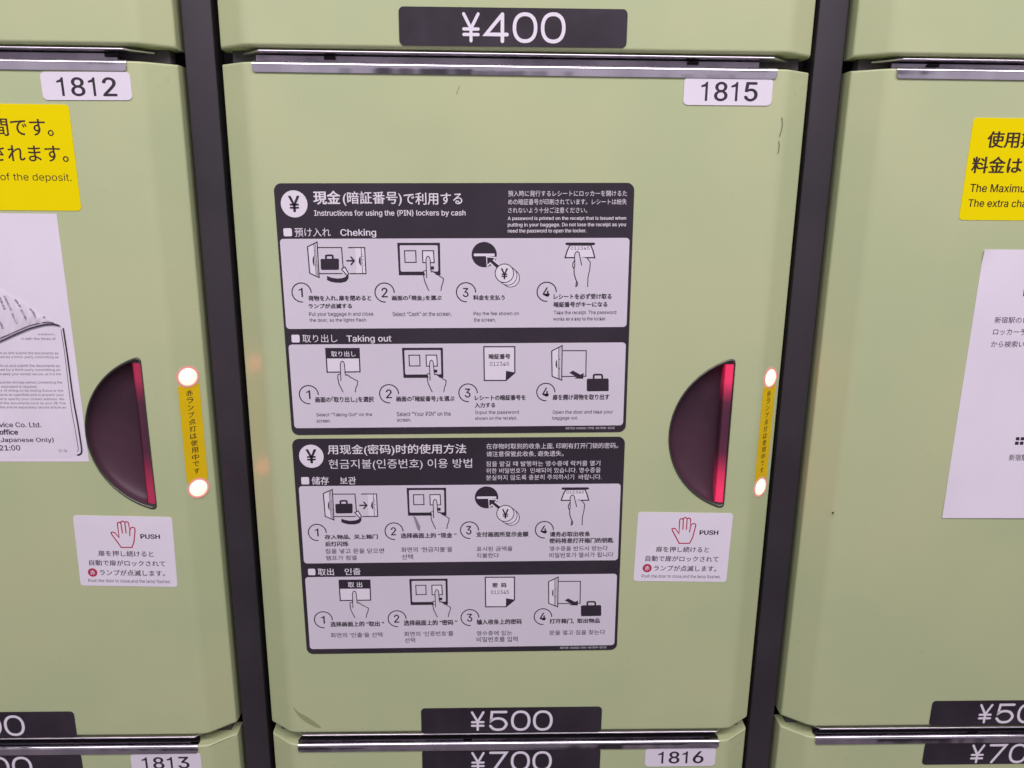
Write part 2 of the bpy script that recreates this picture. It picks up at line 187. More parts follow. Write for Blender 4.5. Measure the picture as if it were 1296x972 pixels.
# ---------------------------------------------------------------- measured layout of the printed matter (mm)
D={'upper': {'w': 201.42, 'h': 146.66, 'x': -19.41, 'z': -71.09, 'r': 0.01089, 'circle': (-90.03, 62.12, 7.4, ('¥', -90.03, 62.09, 6.48, 8.98, 1)), 'lets': [('現金', -71.69, 65.52, 15.16, 7.45, 2), ('(暗証番号)', -46.41, 64.91, 32.88, 7.86, 1), ('預け入れ', -80.78, 46.48, 20.22, 4.86, 0), ('Cheking', -55.14, 45.86, 20.14, 4.87, 1), ('で利用する', -12.48, 64.88, 32.85, 6.71, 1), ('Instructions for using the (PIN) lockers by cash', -36.81, 56.77, 84.89, 4.03, 1), ('預入時に発行するレシートにロッカーを開けるた', 63.17, 67.58, 67.02, 3.19, 0), ('めの暗証番号が印刷されています。レシートは紛失', 63.18, 63.02, 67.03, 3.21, 0), ('されないよう十分ご注意ください。', 52.03, 58.41, 44.74, 3.14, 0), ('A password is printed on the receipt that is issued when', 63.07, 53.75, 67.31, 2.43, 1), ('putting in your baggage. Do not lose the receipt as you', 63.05, 50.17, 67.28, 2.61, 1), ('need the password to open the locker.', 51.8, 46.77, 44.79, 2.61, 1), ('取り出し', -80.47, -14.42, 20.15, 4.74, 0), ('Taking out', -51.91, -15.11, 26.11, 4.92, 1), ('08703-04000 / 09D-007DW-02JE', 79.06, -70.74, 29.82, 1.52, 0)], 'squares': [(-97.09, 44.33, -92.35, 48.78), (-96.87, -16.69, -92.17, -12.12)], 'panels': [{'box': (-99.47, -8.67, 99.04, 42.89), 'badges': [(-89.23, 12.48, 5.47, ('1', -89.67, 12.48, 2.32, 5.32, 1)), (-41.68, 12.26, 5.5, ('2', -41.72, 12.26, 3.62, 5.66, 1)), (5.2, 12.21, 5.52, ('3', 4.96, 12.04, 3.4, 5.36, 1)), (51.85, 12.24, 5.55, ('4', 51.6, 12.11, 4.08, 5.46, 1))], 'pics': [('bag_in', -84.16, 38.45, 1.0), ('screen', -33.4, 40.51, 1.0), ('coins', 15.91, 33.67, 1.0), ('receipt', 62.35, 39.63, 1.0)], 'lets': [('荷物を入れ､扉を閉めると', -67.54, 9.22, 36.14, 3.08, 2), ('ランプが点滅する', -73.28, 4.66, 24.94, 2.85, 2), ('Put your baggage in and close', -67.21, -0.23, 36.9, 2.79, 0), ('the door, so the lights flash.', -69.11, -3.75, 33.24, 2.47, 0), ('画面の｢現金｣を選ぶ', -23.27, 9.13, 28.69, 2.85, 2), ('Select “Cash” on the screen.', -20.5, -0.24, 34.14, 2.47, 0), ('料金を支払う', 18.44, 9.13, 18.29, 2.94, 2), ('Pay the fee shown on', 22.6, -0.4, 26.33, 2.64, 0), ('the screen.', 15.82, -3.87, 12.85, 2.23, 0), ('レシートを必ず受け取る', 72.83, 9.49, 33.74, 3.19, 2), ('暗証番号がキーになる', 71.71, 4.86, 31.36, 3.13, 2), ('Take the receipt. The password', 74.39, -0.1, 36.57, 2.65, 0), ('works as a key to the locker.', 71.51, -3.82, 31.19, 2.66, 0)]}, {'box': (-98.97, -69.06, 99.02, -17.92), 'badges': [(-89.04, -48.31, 5.59, ('1', -89.36, -48.26, 2.48, 5.44, 1)), (-41.54, -48.13, 5.61, ('2', -41.67, -48.13, 3.58, 5.54, 1)), (5.44, -47.94, 5.47, ('3', 5.18, -48.07, 3.52, 5.65, 1)), (51.92, -47.83, 5.41, ('4', 51.79, -47.88, 3.96, 5.66, 1))], 'pics': [('button', -77.65, -20.15, 1.0), ('screen', -32.9, -20.3, 0.99), ('slip', 15.15, -19.96, 1.0), ('bag_out', 55.19, -22.77, 1.0)], 'lets': [('画面の｢取り出し｣を選択', -68.05, -51.36, 34.73, 3.47, 2), ('Select “Taking Out” on the', -68.77, -60.95, 33.16, 2.63, 0), ('screen.', -81.26, -64.73, 8.35, 1.67, 0), ('画面の｢暗証番号｣を選ぶ', -19.97, -51.28, 34.71, 3.31, 2), ('Select “Your PIN” on the', -21.28, -60.71, 32.28, 2.64, 0), ('screen.', -33.19, -64.56, 8.41, 1.76, 0), ('レシートの暗証番号を', 24.66, -50.99, 30.46, 3.32, 2), ('入力する', 15.48, -55.58, 12.22, 3.07, 2), ('Input the password', 22.64, -60.31, 26.3, 2.56, 0), ('shown on the receipt.', 22.07, -63.97, 25.25, 2.48, 0), ('扉を開け荷物を取り出す', 73.12, -51.08, 34.22, 3.5, 2), ('Open the door and take your', 74.41, -60.59, 36.54, 2.65, 0), ('baggage out.', 63.82, -64.26, 15.42, 2.57, 0), ('暗証番号', 24.35, -25.82, 12.7, 3.14, 2)], 'wl': [('取り出し', -67.27, -23.67, 14.32, 3.37, 1)]}]}, 'lower': {'w': 201.58, 'h': 146.47, 'x': -18.26, 'z': -220.41, 'r': 0.0079, 'circle': (-89.75, 62.11, 7.4, ('¥', -89.74, 62.19, 6.65, 9.05, 1)), 'lets': [('用现金(密码)时的使用方法', -37.84, 65.84, 83.96, 7.15, 1), ('현금지불(인증번호) 이용 방법', -36.05, 56.47, 87.07, 6.95, 0), ('储存', -85.32, 46.34, 10.47, 5.22, 1), ('보관', -68.47, 46.28, 9.82, 4.86, 1), ('在存物时取到的收条上面, 印刷有打开门锁的密码。', 56.54, 67.64, 80.43, 3.73, 0), ('请注意保管此收条, 避免遗失。', 39.88, 62.72, 47.16, 3.65, 0), ('짐을 맡길 때 발행하는 영수증에 락커를 열기', 51.09, 56.36, 69.98, 3.39, 0), ('위한 비밀번호가  인쇄되어 있습니다. 영수증을', 51.26, 51.9, 70.38, 3.32, 0), ('분실하지 않도록 충분히 주의하시기  바랍니다.', 51.61, 47.43, 71.12, 3.42, 0), ('取出', -85.38, -14.89, 10.19, 4.87, 1), ('인출', -68.58, -14.83, 10.05, 4.69, 1), ('08703-04000 / 09D-007DW-02CK', 78.77, -71.27, 30.43, 1.66, 0)], 'squares': [(-96.83, 43.99, -92.06, 48.75), (-96.49, -17.04, -91.92, -12.62)], 'panels': [{'box': (-98.66, -8.93, 99.24, 42.87), 'badges': [(-89.13, 12.07, 5.48, ('1', -89.45, 12.12, 2.22, 5.27, 1)), (-41.56, 12.44, 5.58, ('2', -41.88, 12.4, 3.35, 5.46, 1)), (5.45, 12.66, 5.6, ('3', 4.99, 12.62, 3.44, 5.73, 1)), (52.25, 12.45, 5.62, ('4', 51.92, 12.63, 4.04, 5.47, 1))], 'pics': [('bag_in', -83.91, 37.95, 1.01), ('screen', -32.83, 41.12, 1.0), ('coins', 16.22, 34.46, 1.01), ('receipt', 62.64, 39.92, 1.0)], 'lets': [('存入物品,  关上箱门', -68.24, 8.95, 33.03, 3.21, 2), ('后灯闪烁', -77.49, 4.31, 14.5, 3.31, 2), ('짐을 넣고 문을 닫으면', -66.51, -0.62, 36.6, 3.32, 0), ('램프가 점멸', -75.08, -5.26, 18.96, 3.16, 0), ('选择画面上的 “现金 ”', -20.11, 9.44, 34.77, 3.48, 2), ('화면의 ‘현금지불’을', -21.51, -0.15, 32.02, 3.51, 0), ('선택', -33.81, -5.02, 7.07, 3.52, 0), ('支付画面所显示金额', 25.94, 9.76, 32.8, 3.56, 2), ('표시된 금액을', 21.02, -0.08, 22.62, 3.22, 0), ('지불한다', 16.73, -4.64, 14.12, 3.23, 0), ('请务必取出收条', 68.41, 9.45, 25.51, 3.48, 2), ('密码将是打开箱门的钥匙', 75.74, 4.97, 40.4, 3.49, 2), ('영수증을 반드시 받는다', 74.14, -0.39, 36.75, 3.23, 0), ('비밀번호가 열쇠가 됩니다', 75.93, -4.94, 40.57, 3.43, 0)]}, {'box': (-98.63, -69.65, 99.05, -18.41), 'badges': [(-88.83, -48.56, 5.7, ('1', -89.15, -48.56, 2.44, 5.46, 1)), (-41.74, -48.47, 5.71, ('2', -42.07, -48.42, 3.43, 5.74, 1)), (5.02, -48.31, 5.73, ('3', 4.8, -48.36, 3.53, 5.65, 1)), (52.08, -48.27, 5.66, ('4', 52.0, -48.18, 3.97, 5.56, 1))], 'pics': [('button', -77.64, -20.53, 1.0), ('screen', -33.08, -20.45, 1.0), ('slip', 15.08, -19.87, 1.02), ('bag_out', 55.35, -23.45, 1.0)], 'lets': [('选择画面上的 “取出 ”', -67.34, -51.77, 34.45, 3.65, 2), ('화면의 ‘인출’을 선택', -68.19, -59.69, 33.17, 3.4, 0), ('选择画面上的 “密码 ”', -20.34, -51.46, 34.44, 3.93, 2), ('화면의 ‘인증번호’를', -21.7, -59.48, 31.67, 3.5, 0), ('선택', -34.0, -64.01, 6.67, 3.33, 0), ('输入收条上的密码', 23.83, -51.44, 29.07, 3.84, 2), ('영수증에 있는', 20.7, -59.64, 22.93, 3.38, 0), ('비밀번호를 입력', 22.5, -64.17, 26.62, 3.69, 0), ('打开箱门,  取出物品', 72.69, -51.58, 32.68, 3.56, 2), ('문을 열고 짐을 찾는다', 74.59, -59.91, 36.28, 3.39, 0), ('密  码', 24.0, -25.37, 9.05, 3.29, 2)], 'wl': [('取 出', -67.46, -23.91, 9.04, 3.84, 1)]}]}, 'push': {'w': 59.92, 'h': 47.45, 'at': [(122.03, -220.02, -0.0168), (-226.47, -221.73, -0.0216)], 'hand': [-2.53, 2.86, -7.72, 11.88, -7.8, 12.87, -6.76, 13.09, -5.62, 12.76, -3.25, 9.46, -3.45, 18.63, -3.07, 19.55, -2.16, 19.7, -1.33, 19.15, -1.14, 20.0, -0.14, 20.57, 0.83, 20.03, 1.12, 19.61, 1.99, 20.19, 3.0, 19.92, 3.41, 18.94, 3.7, 13.81, 4.31, 15.93, 5.44, 16.58, 6.52, 16.32, 7.0, 15.2, 5.71, 7.11, 4.07, 2.95], 'lines': [[-0.93, 12.54, -1.27, 19.15], [1.3, 12.57, 1.14, 19.33], [3.43, 10.76, 3.67, 14.16]], 'lets': [('PUSH', 15.78, 10.51, 11.99, 3.11, 2), ('扉を押し続けると', -0.1, -1.36, 33.94, 3.94, 1), ('自動で扉がロックされて', 0.17, -7.82, 46.8, 3.96, 1), ('ランプが点滅します。', 2.7, -14.48, 40.3, 4.06, 1), ('Push the door to close,and the lamp flashes.', 0.61, -20.33, 50.9, 2.92, 0)], 'dot': ([-21.72, -14.58], [-18.8, -14.54], ('赤', -21.72, -14.61, 3.06, 3.26, 1))}, 'num': {'1812': {'x': -217.22, 'z': 50.71, 'r': 0.0109, 'w': 47.41, 'h': 14.31, 't': ('1812', 0.25, -0.37, 31.68, 9.45, 0)}, '1815': {'x': 129.67, 'z': 52.31, 'r': 0.0032, 'w': 48.84, 'h': 14.45, 't': ('1815', 0.76, -0.1, 31.46, 9.87, 0)}, '1813': {'x': -216.65, 'z': -376.45, 'r': 0.0078, 'w': 46.41, 'h': 14.7, 't': ('1813', -0.36, 0.33, 31.49, 9.21, 0)}, '1816': {'x': 130.16, 'z': -375.97, 'r': 0.001, 'w': 48.34, 'h': 14.25, 't': ('1816', 0.48, 0.02, 31.37, 9.48, 0)}}, 'price': {'p4': (121.93, 19.14, 11.65, 83.13, 0.0031), 'p5': (120.65, 19.29, 14.75, -345.58, 0.0023), 'g4': [(-22.69, -0.32, 9.56, 15.17), (-9.06, -0.35, 13.19, 15.19), (6.2, -0.18, 13.22, 15.2), (21.29, -0.1, 13.24, 15.39)], 'g5': [(-22.72, -0.41, 9.39, 15.41), (-8.92, -0.41, 12.54, 15.53), (6.03, -0.43, 13.05, 15.66), (20.85, -0.51, 13.26, 15.67)]}, 'yr': [('使用期', -36.27, 16.38, 28.57, 9.05, 2), ('料金は', -42.73, 2.6, 29.14, 9.19, 2), ('The Maximum', -37.78, -10.0, 36.89, 4.66, 1), ('The extra charge', -34.73, -19.0, 42.61, 5.43, 1)], 'yl': [('間です。', 34.15, 15.95, 32.44, 9.08, 1), ('されます。', 35.94, 2.42, 41.36, 8.61, 1), ('of the deposit.', 37.54, -10.43, 38.5, 5.07, 0)], 'pr': [('新宿駅のロ', 309.19, -73.41, 20.19, 3.8, 0), ('ロッカー予', 309.44, -80.6, 20.14, 3.7, 0), ('から検索い', 309.4, -87.99, 20.21, 3.86, 0), ('新宿駅', 328.14, -159.64, 11.65, 4.17, 0)], 'prblocks': [[324.47, -146.4, 326.73, -146.39, 326.82, -148.45, 324.56, -148.45], [327.53, -146.39, 329.79, -146.39, 329.88, -148.45, 327.62, -148.45], [324.43, -149.28, 326.69, -149.28, 326.78, -151.34, 324.52, -151.34], [327.49, -149.27, 329.76, -149.27, 329.85, -151.34, 327.58, -151.34], [313.54, -55.04, 316.71, -55.02, 317.05, -59.13, 313.75, -59.15]], 'pl': [('to us and submit the documents as', -268.28, -95.73, 34.03, 1.59, 0), ('used by a third-party committing an', -269.05, -98.27, 35.61, 1.74, 0), ('t to us and submit the documents as', -269.16, -103.25, 35.49, 1.68, 0), ('used by a third party committing an', -269.7, -105.88, 36.59, 1.83, 0), ('se keep your receipt secure, as it is the', -269.42, -108.45, 36.08, 1.83, 0), ('eparate storage period, presenting the', -269.7, -113.45, 36.74, 1.84, 0), ('e equivalent is required.', -277.33, -116.05, 22.53, 1.85, 0), ('cy of doing so by losing Suica or the', -270.11, -118.4, 37.4, 1.85, 0), ('ments as specified and to present your', -270.58, -121.0, 38.37, 1.86, 0), ('ed to specify your contact address. We', -270.4, -123.57, 38.07, 1.79, 0), ('of the documents such as your ID.The', -270.19, -126.1, 38.4, 1.79, 0), ('the article separately stored article as', -270.36, -128.65, 38.53, 1.8, 0), ('vice Co. Ltd.', -279.27, -139.29, 24.59, 3.18, 1), ('office', -286.63, -143.81, 10.92, 3.42, 2), ('(Japanese Only)', -277.2, -148.99, 32.6, 3.6, 1), ('21:00', -287.39, -153.72, 12.2, 3.38, 1), ('15-04', -256.36, -155.51, 5.05, 1.77, 0), ('odation,', -256.5, -84.75, 9.99, 1.33, 0), ('n with the limes of', -261.31, -87.25, 19.38, 1.55, 0)], 'plb': {'thick': [-246.49, -81.38, -246.23, -97.22, -246.2, -121.87, -245.43, -138.4, -245.13, -152.15, -245.32, -156.0, -246.25, -157.7, -247.92, -158.32], 'thin': [-247.87, -81.82, -247.61, -97.23, -248.02, -127.85, -247.5, -140.68, -247.15, -152.15, -247.07, -154.46, -247.77, -156.0], 'tc': [-288.19, -91.03, -283.73, -89.07, -279.3, -87.2, -274.85, -85.16, -270.43, -83.3, -266.02, -81.48, -262.57, -80.48, -259.12, -79.52, -255.71, -78.87, -252.36, -78.64, -249.1, -79.13, -248.24, -79.55], 'nc': [-287.86, -88.87, -283.45, -87.13, -279.04, -85.39, -274.6, -83.45, -270.19, -81.58, -265.78, -79.77, -262.33, -78.77, -259.33, -78.03, -256.36, -77.55, -253.44, -77.45, -251.21, -77.78], 'top': [-282.79, -55.26, -279.2, -58.56, -275.09, -61.24, -270.56, -63.94, -266.8, -66.43, -263.45, -68.94, -259.73, -71.88, -255.93, -74.4, -253.68, -76.09, -251.35, -77.27, -249.01, -78.41, -248.23, -79.47], 'dash': [[-280.33, -60.65, -278.9, -64.82, -278.1, -67.76, -277.44, -70.28], [-276.68, -62.3, -275.44, -66.48, -274.0, -70.69], [-273.83, -72.38, -272.87, -75.76, -272.0, -78.31], [-271.03, -64.36, -269.51, -66.66, -268.39, -68.97], [-268.37, -70.23, -267.34, -73.19, -266.4, -76.79], [-263.33, -69.57, -261.79, -71.89, -260.62, -75.36], [-281.7, -75.38, -280.9, -78.35, -280.31, -81.34], [-256.56, -74.4, -255.38, -74.91]]}, 'scuff': {'a': [-17.37, 53.21, -17.77, 52.18, -18.28, 50.86, -18.78, 49.92, -18.89, 48.98], 'b': [160.88, 39.08, 161.61, 35.49, 161.19, 31.88, 160.42, 29.15], 'b2': [160.23, 26.42, 160.85, 24.6, 160.51, 20.03], 'c': [-129.78, -334.47, -126.31, -338.14, -121.05, -341.69, -116.07, -345.72, -112.18, -350.08, -114.66, -350.22, -118.27, -348.41, -122.62, -345.33, -126.49, -341.31], 'd': [214.62, -196.09, 216.59, -196.09, 215.83, -197.63], 'e': [-47.58, -197.6, -46.01, -198.64, -43.36, -205.09, -43.81, -208.12, -45.14, -206.82]}}
PT={'bag_in': [('s', 0, 0.42, [5.33, -0.48, 19.14, -0.52, 19.49, -13.01], 0, 0), ('s', 0, 0.42, [5.2, -15.19, 18.73, -15.24], 0, 0), ('f', 2, [0.0, 0.0, 5.52, 2.57, 5.46, -17.42, 0.29, -14.93]), ('s', 0, 0.45, [0.0, 0.0, 5.52, 2.57, 5.46, -17.42, 0.29, -14.93], 1, 0), ('s', 0, 0.25, [3.63, 1.24, 3.88, -15.98], 0, 0), ('s', 0, 0.25, [4.43, 1.55, 4.65, -16.38], 0, 0), ('f', 0, [3.31, -4.88, 2.5, -6.45, 2.29, -8.43, 2.65, -10.25, 3.23, -11.2]), ('d', 0, 4.4, -5.12, 0.32, 0), ('d', 0, 4.69, -10.57, 0.32, 0), ('f', 0, [7.3, -6.86, 16.82, -6.66, 17.34, -7.29, 17.14, -12.44, 16.62, -13.08, 7.39, -13.12, 6.8, -12.49, 6.87, -7.41]), ('s', 0, 0.75, [10.07, -6.95, 10.02, -5.21, 10.59, -4.9, 13.36, -4.83, 13.9, -5.15, 13.96, -6.81], 0, 0), ('s', 0, 0.6, [21.75, -7.94, 25.72, -7.95], 0, 0), ('s', 0, 0.6, [24.24, -5.89, 25.96, -7.95, 24.1, -10.09], 0, 0), ('f', 2, [26.88, -0.7, 32.19, -0.72, 32.3, -15.13, 26.71, -15.11]), ('s', 0, 0.42, [23.1, -0.53, 32.19, -0.56, 32.29, -15.29, 23.28, -15.26], 0, 0), ('s', 0, 0.25, [30.21, -0.71, 30.31, -15.12], 0, 0), ('f', 0, [29.67, -5.2, 28.72, -6.77, 28.48, -8.51, 28.89, -9.86, 29.71, -10.9]), ('d', 0, 30.75, -4.17, 0.21, 0), ('d', 0, 30.54, -5.36, 0.2, 0), ('d', 0, 31.16, -5.6, 0.21, 0), ('d', 0, 30.76, -7.33, 0.21, 0), ('d', 0, 31.31, -7.49, 0.2, 0), ('d', 0, 30.74, -9.31, 0.21, 0), ('d', 0, 31.24, -10.67, 0.2, 0), ('f', 0, [10.06, -16.48, 12.23, -17.45, 15.39, -18.02, 18.59, -17.79, 20.63, -17.0, 21.49, -15.89, 22.34, -16.45, 22.17, -18.05, 20.89, -19.65, 18.05, -20.44, 14.46, -20.34, 11.7, -19.69, 9.92, -18.8]), ('f', 2, [18.47, -12.69, 20.53, -11.5, 22.4, -15.25, 21.71, -16.21, 21.09, -15.89]), ('s', 0, 0.4, [18.47, -12.69, 20.53, -11.5, 22.4, -15.25, 21.71, -16.21, 21.09, -15.89], 1, 0)], 'screen': [('f', 0, [0.0, 0.0, 24.21, -0.06, 24.12, -18.47, 0.29, -18.38]), ('f', 1, [1.77, -1.42, 22.43, -1.47, 22.9, -1.95, 22.9, -15.75, 22.4, -16.3, 1.88, -16.31, 1.34, -15.67, 1.36, -1.89]), ('s', 0, 0.42, [3.97, -4.49, 10.33, -4.51, 10.37, -11.08, 4.06, -11.06], 1, 0), ('f', 2, [14.15, -4.52, 20.45, -4.54, 20.68, -11.27, 14.2, -11.25]), ('s', 0, 0.42, [14.15, -4.52, 20.45, -4.54, 20.68, -11.27, 14.2, -11.25], 1, 0), ('f', 0, [18.14, -13.33, 20.55, -13.34, 20.5, -15.26, 18.26, -15.25]), ('f', 1, [15.96, -19.97, 14.55, -15.95, 14.54, -16.11, 15.92, -15.56, 16.1, -9.19, 16.61, -7.93, 17.26, -7.61, 17.96, -8.09, 18.4, -9.52, 18.57, -15.41, 19.83, -16.53, 21.41, -17.34, 22.99, -18.71, 25.45, -20.08, 25.41, -22.02, 24.16, -27.18, 17.14, -27.15]), ('s', 0, 0.36, [16.13, -19.89, 16.01, -9.51, 16.61, -7.93, 17.26, -7.61, 17.96, -8.09, 18.4, -9.52, 18.65, -15.57, 19.1, -16.69], 0, 0), ('s', 0, 0.36, [19.1, -16.69, 19.76, -16.05, 20.54, -17.02, 21.18, -17.02, 21.64, -17.98, 22.75, -18.31, 23.7, -19.11, 25.69, -20.25, 25.48, -22.42, 24.54, -24.83, 24.16, -27.18], 0, 0), ('s', 0, 0.36, [16.0, -15.72, 14.55, -16.03, 14.33, -17.95, 14.87, -21.65, 15.85, -24.23, 17.14, -27.15], 0, 0)], 'coins': [('d', 0, 0.0, 0.0, 7.22, 0), ('f', 2, [-5.6, 0.65, 5.61, 0.62, 6.01, 0.22, 6.01, -0.49, 5.61, -0.89, -5.62, -0.85, -6.01, -0.46, -6.0, 0.26]), ('f', 2, [1.04, -0.8, 7.29, -1.37, 5.84, -3.04, 9.28, -5.84, 7.34, -8.55, 3.49, -5.34, 1.39, -7.09]), ('f', 0, [1.59, -1.51, 5.92, -1.92, 4.79, -3.27, 8.96, -6.64, 7.34, -7.91, 3.34, -4.22, 1.72, -5.81]), ('d', 2, 15.01, -13.4, 5.18, 0.42), ('d', 2, 13.39, -12.11, 5.34, 0.42), ('d', 2, 11.53, -10.65, 5.33, 0.5), ('t', 0, '¥', 11.53, -10.94, 4.2, 6.34, 1)], 'receipt': [('f', 0, [0.55, 0.71, 16.32, 0.67, 16.97, 0.27, 16.99, -0.36, 16.36, -0.83, 0.58, -0.79, 0.01, -0.32, -0.01, 0.32]), ('f', 2, [2.59, -0.72, 14.5, -0.75, 15.88, -4.0, 16.96, -7.91, -0.1, -7.85, 1.04, -3.96]), ('s', 0, 0.5, [2.59, -0.72, 14.5, -0.75, 15.88, -4.0, 16.96, -7.91, -0.1, -7.85, 1.04, -3.96], 1, 0), ('t', 0, '012345', 8.42, -2.44, 10.8, 1.83, 0), ('f', 1, [5.57, -8.27, 5.43, -5.88, 6.13, -4.61, 6.93, -4.38, 7.92, -5.01, 8.46, -7.48, 12.44, -8.13, 14.36, -10.54, 14.08, -15.35, 13.15, -20.19, 13.27, -24.49, 7.3, -24.22, 5.35, -16.93, 5.2, -13.71, 5.46, -10.91]), ('s', 0, 0.36, [5.54, -10.51, 5.36, -6.12, 6.13, -4.61, 6.93, -4.38, 7.92, -5.01, 8.55, -8.12, 9.54, -12.12], 0, 0), ('s', 0, 0.36, [5.43, -9.31, 4.49, -10.9, 4.37, -12.75, 4.79, -13.71, 5.51, -13.23, 5.46, -10.91], 0, 0), ('s', 0, 0.4, [5.2, -13.71, 5.27, -16.93, 6.06, -19.76, 7.43, -22.59, 7.05, -24.05, 6.41, -24.38, 6.68, -21.78], 0, 0), ('s', 0, 0.36, [12.43, -7.97, 14.52, -10.54, 14.23, -14.55, 13.3, -19.38, 13.27, -24.49], 0, 0)], 'button': [('f', 2, [0.23, -0.25, 19.67, -0.39, 19.55, -14.43, 0.28, -14.53]), ('s', 0, 0.5, [0.23, -0.25, 19.67, -0.39, 19.55, -14.43, 0.28, -14.53], 1, 0), ('f', 0, [0.0, 0.0, 19.84, -0.14, 19.78, -6.37, -0.05, -6.22]), ('f', 1, [7.89, -19.76, 6.54, -15.9, 6.53, -16.05, 7.96, -15.53, 8.29, -9.41, 8.85, -8.2, 9.53, -7.9, 10.24, -8.36, 10.66, -9.73, 10.68, -15.4, 11.94, -16.48, 13.55, -17.26, 15.14, -18.59, 17.63, -19.92, 17.54, -21.77, 16.13, -26.72, 8.92, -26.66]), ('s', 0, 0.36, [8.06, -19.68, 8.2, -9.72, 8.85, -8.2, 9.53, -7.9, 10.24, -8.36, 10.66, -9.73, 10.76, -15.55, 11.19, -16.63], 0, 0), ('s', 0, 0.36, [11.19, -16.63, 11.89, -16.02, 12.66, -16.95, 13.32, -16.96, 13.77, -17.88, 14.91, -18.2, 15.86, -18.98, 17.87, -20.07, 17.6, -22.16, 16.57, -24.47, 16.13, -26.72], 0, 0), ('s', 0, 0.36, [8.03, -15.68, 6.53, -15.98, 6.26, -17.82, 6.72, -21.37, 7.66, -23.85, 8.92, -26.66], 0, 0)], 'slip': [('f', 2, [0.0, 0.0, 18.2, -0.13, 18.22, -15.87, 12.96, -20.56, 0.08, -20.45]), ('s', 0, 0.5, [0.0, 0.0, 18.2, -0.13, 18.22, -15.87, 12.96, -20.56, 0.08, -20.45], 1, 0), ('f', 0, [12.96, -14.63, 18.22, -15.7, 12.79, -20.73]), ('t', 0, '012345', 9.06, -10.37, 11.32, 2.47, 0)], 'bag_out': [('s', 0, 0.42, [6.16, 0.13, 20.41, 0.03, 20.55, -15.55, 6.43, -15.61], 0, 0), ('f', 2, [0.0, 0.0, 6.1, 3.17, 6.13, -17.85, 0.38, -15.39]), ('s', 0, 0.45, [0.0, 0.0, 6.1, 3.17, 6.13, -17.85, 0.38, -15.39], 1, 0), ('s', 0, 0.25, [4.05, 1.92, 4.18, -16.88], 0, 0), ('s', 0, 0.25, [4.87, 2.25, 4.95, -17.24], 0, 0), ('f', 0, [3.16, -5.21, 2.51, -6.4, 2.38, -8.53, 2.9, -10.25, 3.33, -10.51]), ('d', 0, 4.75, -5.13, 0.33, 0), ('d', 0, 4.75, -10.69, 0.34, 0), ('f', 0, [10.59, -13.32, 12.82, -11.96, 17.16, -14.49, 19.24, -13.56, 18.99, -17.09, 13.68, -16.79, 14.92, -15.94]), ('f', 0, [21.68, -17.03, 33.65, -16.96, 34.26, -17.57, 34.48, -24.17, 33.99, -24.78, 21.89, -24.85, 21.28, -24.23, 21.11, -17.63]), ('s', 0, 0.75, [25.22, -17.06, 25.25, -14.99, 25.74, -14.56, 29.61, -14.59, 30.22, -15.03, 30.44, -16.93], 0, 0)]}

# lettering: every string becomes a flat outline mesh normalised to its own ink box
TXT = {}
def collect(o, S):
    if isinstance(o, (tuple, list)):
        if len(o) == 6 and isinstance(o[0], str) and o[0] not in ('s', 'd'): S.add((o[0], o[5]))
        elif len(o) == 8 and o[0] == 't': S.add((o[2], o[7]))
        else:
            for q in o: collect(q, S)
    elif isinstance(o, dict):
        for q in o.values(): collect(q, S)
S = set(); collect(D, S); collect(PT, S)
VERT = '赤ランプ点灯は使用中です'
for ch in VERT+'0123456789': S.add((ch, 1))
import os
try: FONT = bpy.data.fonts.load(os.path.join(bpy.utils.system_resource('DATAFILES'), 'fonts', 'Inter.woff2'))   # the typeface that comes with Blender
except Exception: FONT = None
tmp = []
for t in sorted({t for t, b in S}):
    b = 0; cu = bpy.data.curves.new('lettering', 'FONT'); cu.body = t; cu.resolution_u = 3
    if FONT and max(map(ord, t)) < 0x2100: cu.font = FONT
    o = bpy.data.objects.new('lettering', cu); COL.objects.link(o); tmp.append((t, b, o, cu))
bpy.context.view_layer.update(); dg = bpy.context.evaluated_depsgraph_get()
for t, b, o, cu in tmp:
    me = bpy.data.meshes.new_from_object(o.evaluated_get(dg)); n = len(me.vertices)
    a = np.zeros(n*3); me.vertices.foreach_get('co', a); a = a.reshape(-1, 3)[:, :2]
    lo = a.min(0); hi = a.max(0); a = (a-(lo+hi)/2)/(hi-lo)
    TXT[t] = ([tuple(p) for p in a.tolist()], [tuple(p.vertices) for p in me.polygons], hi-lo); bpy.data.meshes.remove(me)
def one(x0, x1, z0, z1, sw):
    # numeral one: upright stem with a short flag
    st = x1-sw; return [(st, z0), (x1, z0), (x1, z1), (st+sw*.25, z1), (st-sw*.15, z1-(z1-z0)*.10), (x0, z1-(z1-z0)*.19), (x0, z1-(z1-z0)*.29), (st, z1-(z1-z0)*.25)]
def numerals(f, x, z, w_, h_, t, c=0, b=1):
    a = w_/(len(t)-.21); x0 = x-w_/2-.17*a
    for i, ch in enumerate(t):
        l = x0+a*i
        if ch == '1': f.fill(one(l+.17*a, l+.61*a, z-h_/2, z+h_/2, .16*a), c)
        else: f.text((ch, l+.5*a, z, .90*a, h_*1.02, b), c)
def glyphs(t, b, w_, h_):
    # outline copies shifted a little give the heavier weights; each copy is (points, faces)
    v, f, em = TXT[t]; sx, sz = w_/em[0], h_/em[1]
    sh = (((0, 0),), ((-.013, 0), (.013, 0), (0, .008), (0, -.008)), ((-.028, -.008), (-.014, .014), (.014, -.014), (.028, .008), (0, 0)))[b]
    gx, gz = (0, .026, .056)[b]*sx, (0, .016, .028)[b]*sz
    return [([(p[0]*(w_-gx)+a*sx, p[1]*(h_-gz)+c*sz) for p in v], f) for a, c in sh]
for t, b, o, cu in tmp:
    bpy.data.objects.remove(o); bpy.data.curves.remove(cu)
